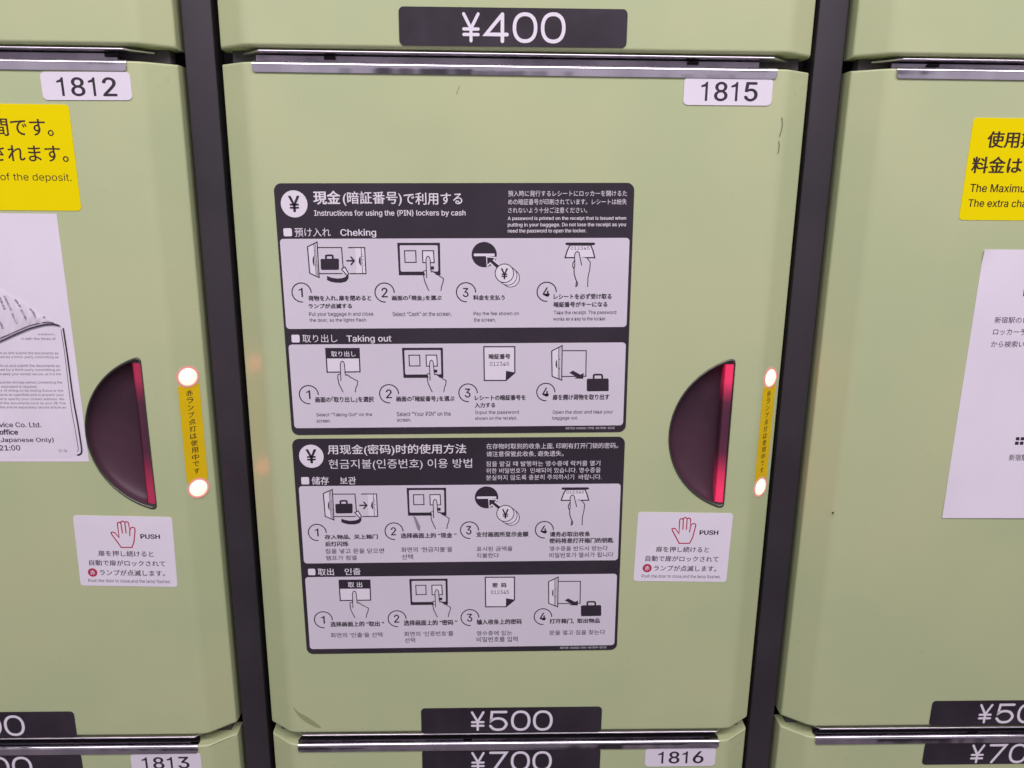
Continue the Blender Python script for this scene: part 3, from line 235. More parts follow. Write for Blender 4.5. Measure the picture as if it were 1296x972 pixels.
def lettering(rec, parent, y, m, name='lettering'):
    f = Flat(y); f.text((rec[0], 0, 0, rec[3], rec[4], rec[5]))
    return link(name, f.mesh(name, m), parent, (rec[1], 0, rec[2]))
# ---------------------------------------------------------------- thin sheet with rounded corners and real thickness
def slab(name, x0, z0, x1, z1, r, y0, y1, m, round_=.0):
    P = rrect(x0, z0, x1, z1, r); n = len(P)
    V = [(x, y1, z) for x, z in P]+[(x, y0, z) for x, z in P]
    F = [tuple(range(n-1, -1, -1))]+[(i, (i+1) % n, n+(i+1) % n, n+i) for i in range(n)]
    F = [tuple(range(n))[::-1]]+[(i, (i+1) % n, n+(i+1) % n, n+i) for i in range(n)]+[tuple(range(n, 2*n))]
    me = mesh(name, V, F, m); bm = bmesh.new(); bm.from_mesh(me); bmesh.ops.recalc_face_normals(bm, faces=bm.faces[:]); bm.to_mesh(me); bm.free(); return me
# ---------------------------------------------------------------- door geometry
HW, EDGE, DEP, BACK = 147.0, 163.3, 12.0, 24.0
UX, UY = .8053, .5929
def bez(a, b, c, n):
    return [tuple((1-t)**2*p+2*t*(1-t)*q+t*t*r for p, q, r in zip(a, b, c)) for t in [i/n for i in range(n+1)]]
def d_outline(s=1.0, rnd=4.0, n=30):
    R_, cx = 49.6, 12.4; cx0, cz0 = -15.0, 0
    th0 = math.pi-math.acos(12.4/49.6)        # upper corner
    P = []
    d = rnd/R_
    top = [(cx+R_*math.cos(th0+d), R_*math.sin(th0+d)), (0, 48.03), (0, 48.03-rnd)]
    P += bez(*top, 5)
    P += [(x, -z) for x, z in bez(top[2], top[1], top[0], 5)]
    lo = th0+d; hi = 2*math.pi-th0-d
    for i in range(1, n): 
        a = hi+(lo-hi)*i/n; P.append((cx+R_*math.cos(a), R_*math.sin(a)))
    # P runs: top corner -> straight right side -> bottom corner -> back up the arc (anticlockwise list reversed)
    return [(cx0+(x-cx0)*s, cz0+(z-cz0)*s) for x, z in P]
def door_mesh(H, hole=None):
    right = bez((HW-4, 0), (HW, 0), (HW+4*UX, 4*UY), 5)+bez((EDGE-1.2*UX, DEP-1.2*UY), (EDGE, DEP), (EDGE, DEP+1.2), 4)
    prof = [(-x, y) for x, y in reversed(right)]+right; n = len(prof)
    rows = []
    for k in range(6):
        a = math.radians(90*(1-k/5)); rows.append((2.0*(1-math.sin(a)), 2.0*(1-math.cos(a))))
    for k in range(5):
        a = math.radians(90*k/4); rows.append((H-1.1*(1-math.sin(a)), 1.1*(1-math.cos(a))))
    bm = bmesh.new(); G = []
    for z, dy in rows:
        row = [bm.verts.new((-EDGE, BACK, z))]+[bm.verts.new((x, min(y+dy, BACK-.5), z)) for x, y in prof]+[bm.verts.new((EDGE, BACK, z))]
        G.append(row)
    ci = 1+n//2-1                                  # big flat face lies between prof[n/2-1] and prof[n/2]
    for j in range(len(G)-1):
        for i in range(n+1):
            if hole and j == 5 and i == ci: continue
            bm.faces.new((G[j][i], G[j][i+1], G[j+1][i+1], G[j+1][i]))
    bm.faces.new(G[0]); bm.faces.new(G[-1][::-1])
    bm.faces.new([r[0] for r in G[::-1]]+[r[-1] for r in G])
    if hole:
        hv = [bm.verts.new((x, 0, z)) for x, z in hole]
        outer = [G[5][ci], G[5][ci+1], G[6][ci+1], G[6][ci]]
        ed = [bm.edges.get((outer[i], outer[(i+1) % 4])) or bm.edges.new((outer[i], outer[(i+1) % 4])) for i in range(4)]
        ed += [bm.edges.new((hv[i], hv[(i+1) % len(hv)])) for i in range(len(hv))]
        bmesh.ops.triangle_fill(bm, use_beauty=True, use_dissolve=False, edges=ed)
        back = [bm.verts.new((x, 3, z)) for x, z in hole]
        for i in range(len(hv)): bm.faces.new((hv[i], hv[(i+1) % len(hv)], back[(i+1) % len(hv)], back[i]))
    bmesh.ops.recalc_face_normals(bm, faces=bm.faces[:])
    bmesh.ops.scale(bm, vec=(K, K, K), verts=bm.verts[:])
    me = bpy.data.meshes.new('door_panel'); bm.to_mesh(me); bm.free(); me.materials.append(paint)
    me.polygons.foreach_set('use_smooth', [True]*len(me.polygons)); me.set_sharp_from_angle(angle=math.radians(34))
    return me
def trim_mesh(x0, x1):
    # rows: (y, z, inset at the ends)
    rows = [(0.0, -5.2, 1.6), (-.9, -5.2, 1.6), (-.9, -5.0, .95), (-.9, -4.5, .4), (-.9, -3.6, 0)]
    for k in range(7):
        a = math.radians(90*k/6); rows.append((-.9+1.9*(1-math.cos(a)), -1.3+1.9*math.sin(a), 0))
    rows += [(3.6, .6, 0), (3.6, .1, 0)]
    V = []; F = []; n = len(rows); N = 24
    for y, z, ins in rows:
        for i in range(N+1):
            t = i/N; V.append((x0+ins+(x1-x0-2*ins)*t, y, z))
    for j in range(n-1):
        for i in range(N): a = j*(N+1)+i; F.append((a, a+1, a+N+2, a+N+1))
    F.append(tuple(j*(N+1) for j in range(n))[::-1]); F.append(tuple(j*(N+1)+N for j in range(n)))
    return mesh('steel_trim', V, F, steel, smooth=40)
def prism(name, pts, z0, z1, m):       # plan outline (x, y) swept in z
    n = len(pts); V = [(x, y, z0) for x, y in pts]+[(x, y, z1) for x, y in pts]
    F = [tuple(range(n))[::-1], tuple(range(n, 2*n))]+[(i, (i+1) % n, n+(i+1) % n, n+i) for i in range(n)]
    return mesh(name, V, F, m)
HOLE = d_outline(1.0)
HX, HZ = 131.0, -209.5                # handle position: chord x from the column centre, centre z from the door top
Hmid = 418.8
door_plain = door_mesh(Hmid)
trim_me = trim_mesh(-143.3, 140.8)
slot_shade_me = prism('slot_shade_strip', [(-144, 3.4), (141, 3.4), (134, 23), (-137, 23)], .25, .7, cavity)  # raised black strip: the darkness of a recess put in as colour
lip_me = prism('shelf_lip', [(-140, .3), (139, .3), (151, 13.5), (-152, 13.5)], -2.5, -1.5, steel_soft)
bm_ = bmesh.new(); bm_.from_mesh(lip_me); bmesh.ops.bevel(bm_, geom=bm_.edges[:], offset=.45*K, segments=4, affect='EDGES', profile=.5); bm_.to_mesh(lip_me); bm_.free()
lip_me.polygons.foreach_set('use_smooth', [True]*len(lip_me.polygons)); lip_me.set_sharp_from_angle(angle=math.radians(50))
bar_me = prism('latch_bar', [(-143, 7), (133, 7), (133, 9), (-143, 9)], -6.6, -3.4, steel_dull)
keeper_me = prism('keeper', [(-3, 5.4), (3, 5.4), (3, 7), (-3, 7)], -5.2, -3.6, cavity)
plate_me = box_mesh('divider_plate', -158, 158, 15.5, 24, -8.2, .8, rail_m)
body_me = box_mesh('cabinet_body', -171, 171, 32, 420, -8, Hmid+.5, cavity)
# ---------------------------------------------------------------- handle
def handle(parent, lens_mat, dxl=0):
    e = link('handle', None, parent, (HX, 0, HZ))
    o0 = d_outline(1.0); n = len(o0)
    prof = [(1.012, .02), (1.008, -.45), (.994, -.75), (.978, -.6), (.968, .3), (.965, 1.4)]
    V = []; F = []
    for s, y in prof:
        V += [(x, y, z) for x, z in d_outline(s)]
    for j in range(len(prof)-1):
        for i in range(n): a, b = j*n+i, j*n+(i+1) % n; F.append((a, b, b+n, a+n))
    link('handle_rim', mesh('handle_rim', V, F, rim_m, smooth=60), e)
    cl = [(min(x, -5.5), z) for x, z in d_outline(.966)]
    V = []; F = []; lev = [(1, .5), (.985, 2.2), (.96, 3.8), (.90, 5.4), (.80, 6.7), (.62, 7.6), (.36, 8.0), (.05, 8.1)]
    for s, y in lev: V += [(-5.5+(x+5.5)*s, y, z*s) for x, z in cl]
    for j in range(len(lev)-1):
        for i in range(n): a, b = j*n+i, j*n+(i+1) % n; F.append((a, b, b+n, a+n))
    F.append(tuple((len(lev)-1)*n+i for i in range(n)))
    link('finger_bowl', mesh('finger_bowl', V, F, bowl_m, smooth=50), e)
    # straight vertical lens strip on the right, its inner edge set a little deeper
    z1, z0 = 44.0, -44.4
    V = [(-5.6, 1.3, z0), (-.7, .3, z0), (-.7, .3, z1), (-5.6, 1.3, z1), (-5.6, 3.6, z0), (-.7, 3.6, z0), (-.7, 3.6, z1), (-5.6, 3.6, z1)]
    link('lens_strip', mesh('lens_strip', V, [(0, 1, 2, 3), (7, 6, 5, 4), (0, 4, 5, 1), (3, 2, 6, 7), (0, 3, 7, 4), (1, 5, 6, 2)], lens_mat), e)
    V = [(-5.62, 1.5, z0), (-5.62, 1.5, z1), (-5.62, 7.6, z1*.96), (-5.62, 7.6, z0*.96), (-5.4, 7.6, z0*.96), (-5.4, 7.6, z1*.96)]
    link('inner_lens_wall', mesh('inner_lens_wall', V, [(0, 1, 2, 3), (3, 2, 5, 4)], lens_wall), e)
    for nm, s in (('lens_cap', 1), ('lens_cap', -1)):
        P = [(x, z) for x, z in d_outline(.966) if x > -9 and (z*s > 44.0)]
        P = sorted(P, key=lambda p: p[0]); P = [(-9, 44.0*s)]+P+[(P[-1][0], 44.0*s)] if P else []
        if len(P) > 3:
            f = Flat(.9, 0); f.fill(P); link(nm, f.mesh(nm, rim_m), e)
    return e
# ---------------------------------------------------------------- lamps and their yellow tape on the right chamfer
def chamfer(u, z, out=0): return (HW+u*UX+out*UY, u*UY-out*UX, z)
def lamp(parent, u, z):
    e = link('indicator_lamp', None, parent, (HW+u*UX, u*UY, z))
    def dome(name, r, h, m, h0=0.0, rings=7, inner=0, up=0):
        V = []; F = []; n = 40
        for k in range(rings+1):
            t = k/rings
            if inner: rr = r+(inner-r)*t; hh = h*math.sin(math.pi*min(1, t*1.0))**.5*1.0 if 0 < t < 1 else h0
            else: rr = r*math.cos(t*math.pi/2)+1e-4; hh = h*math.sin(t*math.pi/2)+h0
            for i in range(n):
                a = 2*math.pi*i/n; du, dz = rr*math.cos(a), rr*math.sin(a)
                V.append((du*UX+hh*UY, du*UY-hh*UX, dz))
        for j in range(rings):
            for i in range(n): a, b = j*n+i, j*n+(i+1) % n; F.append((a, b, b+n, a+n))
        me = mesh(name, V, F, m, smooth=80); bm = bmesh.new(); bm.from_mesh(me); bmesh.ops.remove_doubles(bm, verts=bm.verts[:], dist=1e-7); bmesh.ops.recalc_face_normals(bm, faces=bm.faces[:])
        bm.to_mesh(me); bm.free(); return link(name, me, e)
    dome('glare_halo', 6.7, .7, halo_m, .02, 6, 5.2)
    dome('lamp_lens', 5.3, 1.7, led, .1)
def lamp_tape(parent, z0, z1):
    u0, u1 = 3.6, 16.0
    uc, zc = (u0+u1)/2, (z0+z1)/2
    def P(u, z, out): u -= 0; return ((u)*UX+out*UY, (u)*UY-out*UX, z)
    a, h = (u1-u0)/2, (z1-z0)/2
    V = []
    for out in (.22, .01):
        V += [P(-a, -h, out), P(a, -h, out), P(a+.1, h, out), P(-a+.1, h, out)]
    e = link('lamp_tape', mesh('lamp_tape', V, [(0, 1, 2, 3), (0, 4, 5, 1), (3, 2, 6, 7), (0, 3, 7, 4), (1, 5, 6, 2)], yellow2), parent, (HW+uc*UX, uc*UY, zc))
    n = len(VERT); top = h-4.2; step = (2*h-7.2)/n
    for i, ch in enumerate(VERT):
        s = 3.9 if ch not in 'ンプです' else 3.6
        hh = s if ch not in '中' else 4.1
        V = []; f = []
        for q, (v_, f_) in enumerate(glyphs(ch, 1, s*1.02, hh*.92)):
            k0 = len(V); V += [P(.1+p[0], p[1], .235+q*.006) for p in v_]; f += [tuple(k0+j for j in g) for g in f_]
        link('character', mesh('character', V, f, brown_ink), e, (0, 0, top-step*i-step*.5+1.6))
# ---------------------------------------------------------------- number plates and price plates
def number_plate(parent, key, ox, oz):
    d = D['num'][key]; w_, h_ = d['w'], d['h']
    e = link('number_plate', slab('number_plate', -w_/2, -h_/2, w_/2, h_/2, 2.6, 0, -.45, plate_m), parent, (d['x']-ox, -.01, d['z']-oz), d['r'])
    f = Flat(-.47); t = d['t']; numerals(f, 0, 0, t[3], t[4], t[0]); link('lettering', f.mesh('lettering', ink), e, (t[1], 0, t[2]))
def price_plate(parent, digits, x, z, g, w_, h_, rot=0):
    e = link('price_plate', slab('price_plate', -w_/2, -h_/2, w_/2, h_/2, 2.6, 0, -.4, label_dark), parent, (x, -.01, z), rot)
    f = Flat(-.42, .003); sw = 1.9 if g == 'g4' else 1.85
    G = D['price'][g]; k = sw/2
    def box_(i): cx, cz, a, b = G[i]; return cx-a/2+k, cz-b/2+k, cx+a/2-k, cz+b/2-k
    x0, z0, x1, z1 = box_(0); cx = (x0+x1)/2; H = z1-z0; m = z0+H*.46
    s2 = sw*.86
    f.stroke([(x0, z1), (cx, m), (x1, z1)], s2); f.stroke([(cx, m), (cx, z0)], s2)
    f.stroke([(x0, z0+H*.44), (x1, z0+H*.44)], s2); f.stroke([(x0, z0+H*.235), (x1, z0+H*.235)], s2)
    for i, ch in enumerate(digits):
        x0, z0, x1, z1 = box_(i+1); W = x1-x0; H = z1-z0; cx = (x0+x1)/2; cz = (z0+z1)/2
        if ch == '0':
            p = []
            for q in range(48):
                a = 2*math.pi*q/48; ca, sa = math.cos(a), math.sin(a)
                p.append((cx+W/2*math.copysign(abs(ca)**.86, ca), cz+H/2*math.copysign(abs(sa)**.9, sa)))
            f.stroke(p, sw, closed=True)
        elif ch == '4':
            f.stroke([(x1-W*.22, z1), (x0, z0+H*.25), (x1, z0+H*.25)], sw); f.stroke([(x1-W*.22, z0), (x1-W*.22, z1)], sw)
        elif ch == '7':
            f.stroke([(x0, z1), (x1, z1), (x0+W*.22, z0)], sw)
        elif ch == '5':
            p = [(x1-W*.02, z1), (x0+W*.10, z1), (x0+W*.04, z0+H*.50)]
            R_ = H*.30
            arc = [(x0+W*.04, z0+H*.50), (x0+W*.22, z0+H*.605), (x0+W*.52, z0+H*.64), (x0+W*.82, z0+H*.56), (x1, z0+H*.32), (x0+W*.82, z0+H*.07), (x0+W*.5, z0), (x0+W*.2, z0+H*.05), (x0, z0+H*.22)]
            f.stroke(p+catmull(arc)[1:], sw)
    link('lettering', f.mesh('lettering', plate_m), e)
# ---------------------------------------------------------------- the lockers
def locker(name, cx, ztop, label, lens_mat=None, keepers=(-30,)):
    t = thing(name, (cx, 0, ztop), label, 'locker', 'green coin lockers in one bank')
    if lens_mat:
        me = door_mesh(Hmid, [(HX+x, Hmid+HZ+z) for x, z in HOLE])
    else: me = door_plain
    weighted(link('door_panel', me, t, (0, 0, -Hmid)))
    link('cabinet_body', body_me, t, (0, 0, -Hmid))
    link('steel_trim', trim_me, t); link('slot_shade_strip', slot_shade_me, t)
    link('shelf_lip', lip_me, t, (0, 0, -Hmid)); b = link('latch_bar', bar_me, t, (0, 0, -Hmid))
    for k in keepers: link('keeper', keeper_me, b, (k, 0, 0))
    link('divider_plate', plate_me, t, (0, 0, -Hmid))
    if lens_mat:
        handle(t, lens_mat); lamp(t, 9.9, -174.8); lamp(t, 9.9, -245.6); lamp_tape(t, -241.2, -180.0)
    return t
XL, XC, XR = -335.5, 15.0, 365.3
ZT, ZM, ZB = 64.0+426.7, 64.0, -363.2
top_l = locker('locker', XL, ZT-.2, 'green locker above locker 1812, cut off at the top left', None, (130,))
top_c = locker('locker', XC, ZT, 'green locker with the ¥400 price plate, top of the middle column', None, (-103, 96))
top_r = locker('locker', XR, ZT+.4, 'green locker at the top right', None, (-120,))
l12 = locker('locker', XL, ZM-.3, 'green locker 1812 left of the posts with dimly lit half-moon handle', lens_dim)
l15 = locker('locker', XC, ZM+.2, 'green locker 1815 in the centre, with both instruction signs and bright red handle strip', lens_bright)
rr = locker('locker', XR, ZM+1.4, 'green locker right of the right post, with yellow notice and white paper')
l13 = locker('locker', XL, ZB-.2, 'green locker 1813 under locker 1812, only its top edge in view')
l16 = locker('locker', XC, ZB, 'green locker 1816 with ¥700 plate, only its top edge in view')
lr = locker('locker', XR, ZB+1.9, 'green locker at the bottom right with ¥700 plate, no number in view')
top_r['label'] = 'green locker at the top right, above the locker with yellow notice and white paper'
number_plate(l12, '1812', XL, ZM-.3); number_plate(l15, '1815', XC, ZM+.2)
number_plate(l13, '1813', XL, ZB-.2); number_plate(l16, '1816', XC, ZB)
p4, p5 = D['price']['p4'], D['price']['p5']
price_plate(top_c, '400', p4[2]-XC, p4[3]-ZT, 'g4', p4[0], p4[1], p4[4])
price_plate(l15, '500', p5[2]-XC, p5[3]-ZM-.2+.2, 'g5', p5[0], p5[1], p5[4])
price_plate(l16, '700', 14.9-XC, -377.2-ZB, 'g5', 120.8, 18.2)
price_plate(l12, '500', -273-60.3-XL, -345.6-ZM+.3, 'g5', p5[0], p5[1])
price_plate(l13, '700', -272.4-60.3-XL, -377.4-ZB+.2, 'g5', 120.8, 18.2)
price_plate(rr, '500', 299.2+60.3-XR, -343.2-ZM-1.4, 'g5', p5[0], p5[1])
price_plate(lr, '700', 298.8+60.3-XR, -375.2-ZB-1.9, 'g5', 120.8, 17.6)
# scuffs and chips in the paint, each a thin mark on its own door
def pairs(a): return list(zip(a[::2], a[1::2]))
def mark(parent, key, kind, m, w_=.5, name='scuff', y=-.02):
    ox, oy, oz = [v/K for v in parent.location]
    P = [(x-ox, z-oz) for x, z in pairs(D['scuff'][key])]; f = Flat(y)
    if kind == 's': f.stroke(P, w_)
    else: f.fill(catmull(P, True, 3) if len(P) > 3 else P)
    link(name, f.mesh(name, m), parent)
mark(l15, 'a', 's', chip_m, .28, 'scratch'); mark(l15, 'b', 's', scuff2_m, .5, 'chipped_paint', -.05); mark(l15, 'b2', 's', scuff2_m, .55, 'chipped_paint', -.05)
mark(l15, 'c', 'f', scuff_m); mark(rr, 'd', 'f', crack_m)
def crease_crack(parent, a, b, side):     # scratch along the upper edge of a chamfer
    V = []; F = []; n = 9; rnd = random.Random(a*7)
    for i in range(n+1):
        u = a+(b-a)*i/n; x, y, z = chamfer(u, -.9, .12); h = .16+.34*rnd.random()*(1-abs(2*i/n-1)*.5)
        V += [(x*side, y, z-h*.6), (x*side, y-.02, z+h*.4)]
    for i in range(n): F.append((2*i, 2*i+2, 2*i+3, 2*i+1))
    link('chipped_edge', mesh('chipped_edge', V, F, crack_m), parent)
crease_crack(l13, 1, 17, 1); crease_crack(l16, 1, 18, 1)
# ---------------------------------------------------------------- posts
for x, lab in ((-161.3, 'dark purple-grey post between the 1812 column and the 1815 column'), (190.4, 'dark purple-grey post between the 1815 column and the rightmost column')):
    o = link('divider_post', box_mesh('divider_post', -8.3, 8.3, 16, 60, -800, 560, post_m, .7), None, (x, 0, 0))
    tag(o, lab, 'post', 'dark posts between locker columns')
# ---------------------------------------------------------------- instruction signs
def pic_mesh(name):
    f = Flat(0, .0035)
    for op in PT[name]:
        if op[0] == 'f': f.fill(pairs(op[2]), op[1])
        elif op[0] == 's': 
            P = pairs(op[3]); f.stroke(catmull(P, op[4]) if op[5] else P, op[2]*1.45, op[1], bool(op[4]))
        elif op[0] == 'd':
            if op[5]: f.disc(op[2], op[3], op[4], op[1]); n = 40; f.stroke([(op[2]+op[4]*math.cos(6.2832*i/n), op[3]+op[4]*math.sin(6.2832*i/n)) for i in range(n)], op[5], 0, True)
            else: f.disc(op[2], op[3], op[4], op[1], 24)
        elif op[0] == 't': f.text((op[2], op[3], op[4], op[5], op[6], op[7]), op[1])
    return f.mesh(name+'_pictogram', [ink, panelc, white])
PIC = {k: pic_mesh(k) for k in PT}
PICLABEL = {'bag_in': 'pictogram of a bag going into an open locker and the door closing', 'screen': 'pictogram of a finger touching one of two squares on a screen',
 'coins': 'pictogram of yen coins going into a round coin slot', 'receipt': 'pictogram of a hand taking a receipt with 012345', 'button': 'pictogram of a finger pressing a dark-headed button',
 'slip': 'pictogram of a paper slip with 012345 and folded corner', 'bag_out': 'pictogram of a bag coming out of an open locker'}
def sign(key, label):
    d = D[key]; w_, h_ = d['w'], d['h']
    o = link('instruction_sign', slab('instruction_sign', -w_/2, -h_/2, w_/2, h_/2, 4.2, 0, -.3, dark), None, (d['x'], -.01, d['z']), d['r'])
    tag(o, label, 'sign', 'instruction signs on locker 1815')
    cx, cz, r, t = d['circle']; f = Flat(-.32); f.disc(0, 0, r, 0, 48); f.text((t[0], 0, 0, t[3], t[4], t[5]), 1)
    link('yen_symbol', f.mesh('yen_symbol', [white, ink]), o, (cx, 0, cz))
    for rec in d['lets']: lettering(rec, o, -.32, white)
    for x0, z0, x1, z1 in d['squares']:
        f = Flat(-.32); f.fill([(x, z) for x, z in rrect((x0-x1)/2, (z0-z1)/2, (x1-x0)/2, (z1-z0)/2, .8)]); link('bullet_square', f.mesh('bullet_square', plate_m), o, ((x0+x1)/2, 0, (z0+z1)/2))
    for P in d['panels']:
        x0, z0, x1, z1 = P['box']; mx, mz = (x0+x1)/2, (z0+z1)/2
        f = Flat(-.32); f.fill(rrect(x0-mx, z0-mz, x1-mx, z1-mz, 2.0)); p = link('step_panel', f.mesh('step_panel', panelc), o, (mx, 0, mz))
        for bx, bz, r, t in P['badges']:
            f = Flat(-.34); n = 40
            f.stroke([(r*math.cos(math.radians(272*i/n)), r*math.sin(math.radians(272*i/n))) for i in range(n+1)], .66)
            if t[0] == '1': f.fill(one(t[1]-bx-t[3]/2, t[1]-bx+t[3]/2, t[2]-bz-t[4]/2, t[2]-bz+t[4]/2, t[4]*.17))
            else: f.text((t[0], t[1]-bx, t[2]-bz, t[3], t[4], t[5]))
            link('step_number', f.mesh('step_number', ink), p, (bx-mx, 0, bz-mz))
        for nm, x, z, s in P['pics']:
            q = link('pictogram', PIC[nm], p, (x-mx, -.335, z-mz)); q.scale = (s, 1, s); q['label'] = PICLABEL[nm]
        for rec in P['lets']:
            m = ink if rec[5] else ink_mid
            lettering((rec[0], rec[1]-mx, rec[2]-mz, *rec[3:]), p, -.48, m)
        for rec in P.get('wl', []): lettering((rec[0], rec[1]-mx, rec[2]-mz, *rec[3:]), p, -.48, white)
    return o
sg = sign('upper', 'upper instruction sign on locker 1815, Japanese and English steps for checking in and taking out')
sg2 = sign('lower', 'lower instruction sign on locker 1815, Chinese and Korean steps with a grey rub mark')
f = Flat(-.52); f.fill([(x-D['lower']['x'], z-D['lower']['z']) for x, z in pairs(D['scuff']['e'])]); link('rub_mark', f.mesh('rub_mark', ink_grey), sg2)
# ---------------------------------------------------------------- PUSH stickers
d = D['push']
for (x, z, r), lab in zip(d['at'], ('PUSH sticker with red hand on locker 1815, under its brightly lit handle', 'PUSH sticker with red hand on locker 1812, beside the left post')):
    w_, h_ = d['w'], d['h']
    o = link('push_sticker', slab('push_sticker', -w_/2, -h_/2, w_/2, h_/2, 1.8, 0, -.2, plate_m), None, (x, -.01, z), r); tag(o, lab, 'sticker', 'PUSH stickers under the handles')
    f = Flat(-.22); f.fill(pairs(d['hand']), 1); P = pairs(d['hand']); f.stroke(P, .75, 0, True)
    for l in d['lines']: f.stroke(pairs(l), .72, 0)
    link('hand_symbol', f.mesh('hand_symbol', [red_ink, white]), o)
    for i, rec in enumerate(d['lets']): lettering(rec, o, -.22, ink)
    (a, b), (c, e_), t = d['dot']; f = Flat(-.22); f.disc(0, 0, abs(c-a), 0); f.text((t[0], 0, 0, t[3], t[4], t[5]), 1)
    link('red_dot', f.mesh('red_dot', [red_ink, plate_m]), o, (a, 0, b))
# ---------------------------------------------------------------- yellow notices
for x, z, h_, recs, lab in ((328.6, 12.4, 55.8, D['yr'], 'yellow notice starting 使用期 on the locker right of the right post'), (-288, 13.2, 56, D['yl'], 'yellow notice ending in of the deposit, on locker 1812')):
    o = link('yellow_notice', slab('yellow_notice', -60, -h_/2, 60, h_/2, 2.2, 0, -.25, yellow), None, (x, -.01, z)); tag(o, lab, 'notice', 'yellow notices')
    for rec in recs: lettering(rec, o, -.27, brown_ink)
# ---------------------------------------------------------------- white paper on the right locker
def paper_sheet(name, x0, x1, z0, z1, fn, nx=24, nz=24, m=None, skew=0):
    V = []; F = []
    for k in (0, 1):
        for j in range(nz+1):
            for i in range(nx+1):
                u, v = i/nx, j/nz; V.append((x0+(x1-x0)*u+skew*(1-v), -fn(u, v)-(.14 if k == 0 else 0), z0+(z1-z0)*v))
    N = (nx+1)*(nz+1)
    for j in range(nz):
        for i in range(nx):
            a = j*(nx+1)+i; F.append((a, a+1, a+nx+2, a+nx+1)); F.append((N+a, N+a+nx+1, N+a+nx+2, N+a+1))
    for j in range(nz):
        for i in (0, nx):
            a = j*(nx+1)+i; F.append((a, a+nx+1, N+a+nx+1, N+a))
    for i in range(nx):
        for j in (0, nz):
            a = j*(nx+1)+i; F.append((a, a+1, N+a+1, N+a))
    return mesh(name, V, F, m or paper, smooth=45)
lift = lambda u, v: .05+1.1*max(0, .25-v)**2*16*(.3+.7*u)+.9*math.exp(-((u)**2+(1-v)**2)/.0012)
cxp, czp = 345.9, -116.1
o = link('paper_notice', paper_sheet('paper_notice', -60, 60, -84, 84, lift, 40, 40), None, (cxp, -.02, czp))
tag(o, 'white paper notice starting 新宿駅 on the locker right of the right post', 'paper')
for rec in D['pr']: lettering((rec[0], rec[1]-cxp, rec[2]-czp, *rec[3:]), o, -.27, ink)
for b in D['prblocks']:
    f = Flat(-.27); f.fill([(x-cxp, z-czp) for x, z in pairs(b)]); link('printed_block', f.mesh('printed_block', ink), o)
# ---------------------------------------------------------------- creased paper with a peeling printed sheet on locker 1812
ex, ez = -241.8, -89.5
flat0 = lambda u, v: .05+.25*max(0, u-.9)*10*max(0, v-.8)
o = link('peeling_notice', paper_sheet('peeling_notice', -160, 0, -73, 73, flat0), None, (ex, -.02, ez)); tag(o, 'white paper notice on locker 1812 with a crumpled printed sheet peeling from it', 'paper')
B_ = D['plb']; loc = lambda a: [(x-ex, z-ez) for x, z in pairs(a)]
tp, tk = catmull(loc(B_['top']), False, 6), loc(B_['tc'])
def samp(P, t):
    L = [0]
    for a, b in zip(P, P[1:]): L.append(L[-1]+math.dist(a, b))
    s = t*L[-1]
    for i in range(len(P)-1):
        if s <= L[i+1] or i == len(P)-2:
            k = (s-L[i])/max(1e-9, L[i+1]-L[i]); return tuple(p+(q-p)*k for p, q in zip(P[i], P[i+1]))
tkc = catmull(tk, False, 6)
def ridge(u, v):
    fade = min(1, (1-u)*3.2)
    r = .5+.5*math.sin(u*34+v*2.2+1.3*math.sin(u*11)); r2 = .5+.5*math.sin(u*61-v*5)
    return .25+fade*(1.5*v*(1-.35*v)+ (.55*r+.2*r2)*math.sin(math.pi*min(1, v*.9+.1))**.8)
V = []; F = []; NU, NV = 110, 22
for j in range(NV+1):
    for i in range(NU+1):
        u, v = i/NU, j/NV; a = samp(tkc, u); b = samp(tp, u); x = a[0]+(b[0]-a[0])*v; z = a[1]+(b[1]-a[1])*v
        V.append((x, -ridge(u, v) if v > 0 else -.3, z))
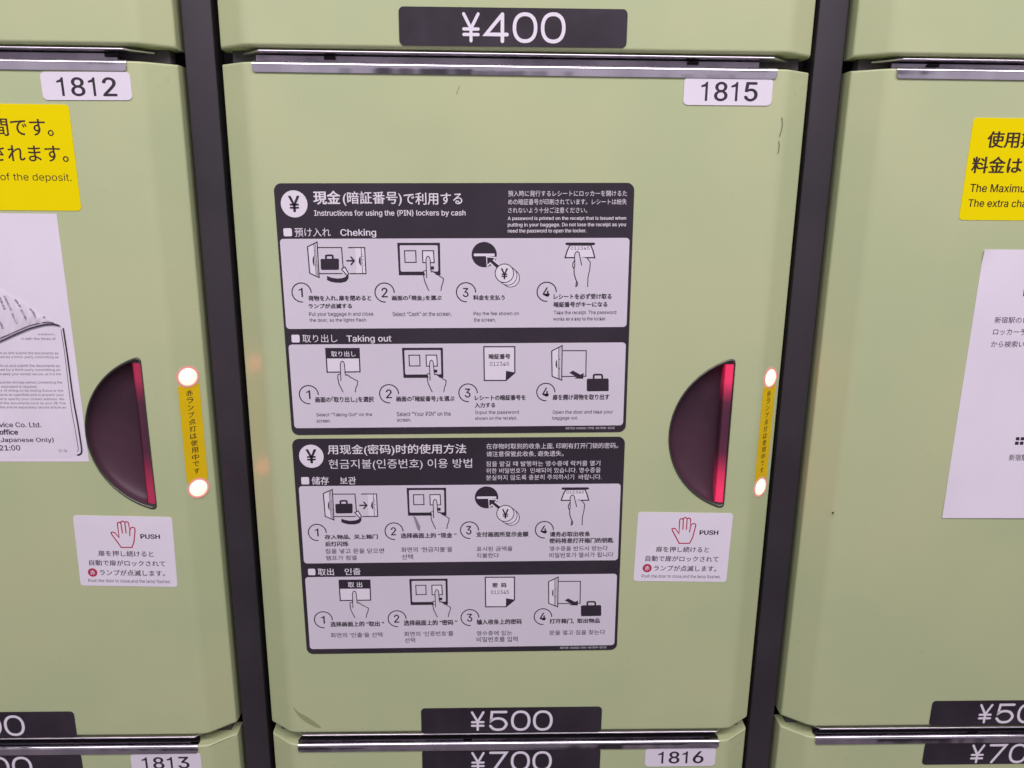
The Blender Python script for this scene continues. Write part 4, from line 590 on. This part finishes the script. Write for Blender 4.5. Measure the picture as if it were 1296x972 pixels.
for j in range(NV):
    for i in range(NU): a = j*(NU+1)+i; F.append((a, a+1, a+NU+2, a+NU+1))
link('crumpled_sheet', mesh('crumpled_sheet', V, F, film, smooth=60), o)
low = [(x, z) for x, z in tkc]+[(-.0-3.6, -20)]+[]
rt = loc(B_['thick'])
low = list(tkc)+[(p[0]+1.2, p[1]) for p in catmull(rt[:-1], False, 4)][:-4]+[(rt[-1][0]-6, rt[-1][1]-1.6), (tkc[0][0], rt[-1][1]-1.6)]
f = Flat(-.28); f.fill(low); pp = link('printed_sheet', f.mesh('printed_sheet', film), o)
f = Flat(-.32); f.stroke(catmull(rt, False, 4), .95); f.stroke(catmull(loc(B_['thin']), False, 4), .38, 1)
f.y = -1.0; f.stroke(catmull(tk, False, 4), .8); f.stroke(catmull(loc(B_['nc']), False, 4), .45, 1)
link('printed_border', f.mesh('printed_border', [ink, ink_mid]), o)
for rec in D['pl']:
    m = ink if rec[5] or rec[4] > 3.2 else ink_mid
    q = lettering((rec[0], rec[1]-ex, rec[2]-ez, *rec[3:]), o, -.31, m)
# rows of show-through print on the crumpled part
f = Flat(0, 0)
def on_sheet(x, z):
    best = min(((math.dist((V[k][0], V[k][2]), (x, z)), k) for k in range(0, len(V), 1)))[1]; return V[best][1]-.12
VV = []; FF = []; rnd = random.Random(3)
for dsh in B_['dash']:
    P = catmull(loc(dsh), False, 22)
    for a, b in zip(P, P[1:]):
        if rnd.random() < .3: continue
        dx, dz = b[0]-a[0], b[1]-a[1]; L = math.hypot(dx, dz); nx_, nz_ = -dz/L, dx/L
        hgt = .42+.5*rnd.random(); y = on_sheet(*a); n = len(VV); k = .78
        VV += [(a[0]+nx_*hgt, y, a[1]+nz_*hgt), (a[0]-nx_*.45, y, a[1]-nz_*.45), (a[0]+dx*k-nx_*.45, y, a[1]+dz*k-nz_*.45), (a[0]+dx*k+nx_*hgt, y, a[1]+dz*k+nz_*hgt)]
        FF.append((n, n+1, n+2, n+3))
link('faded_print', mesh('faded_print', VV, FF, ink_grey), o)
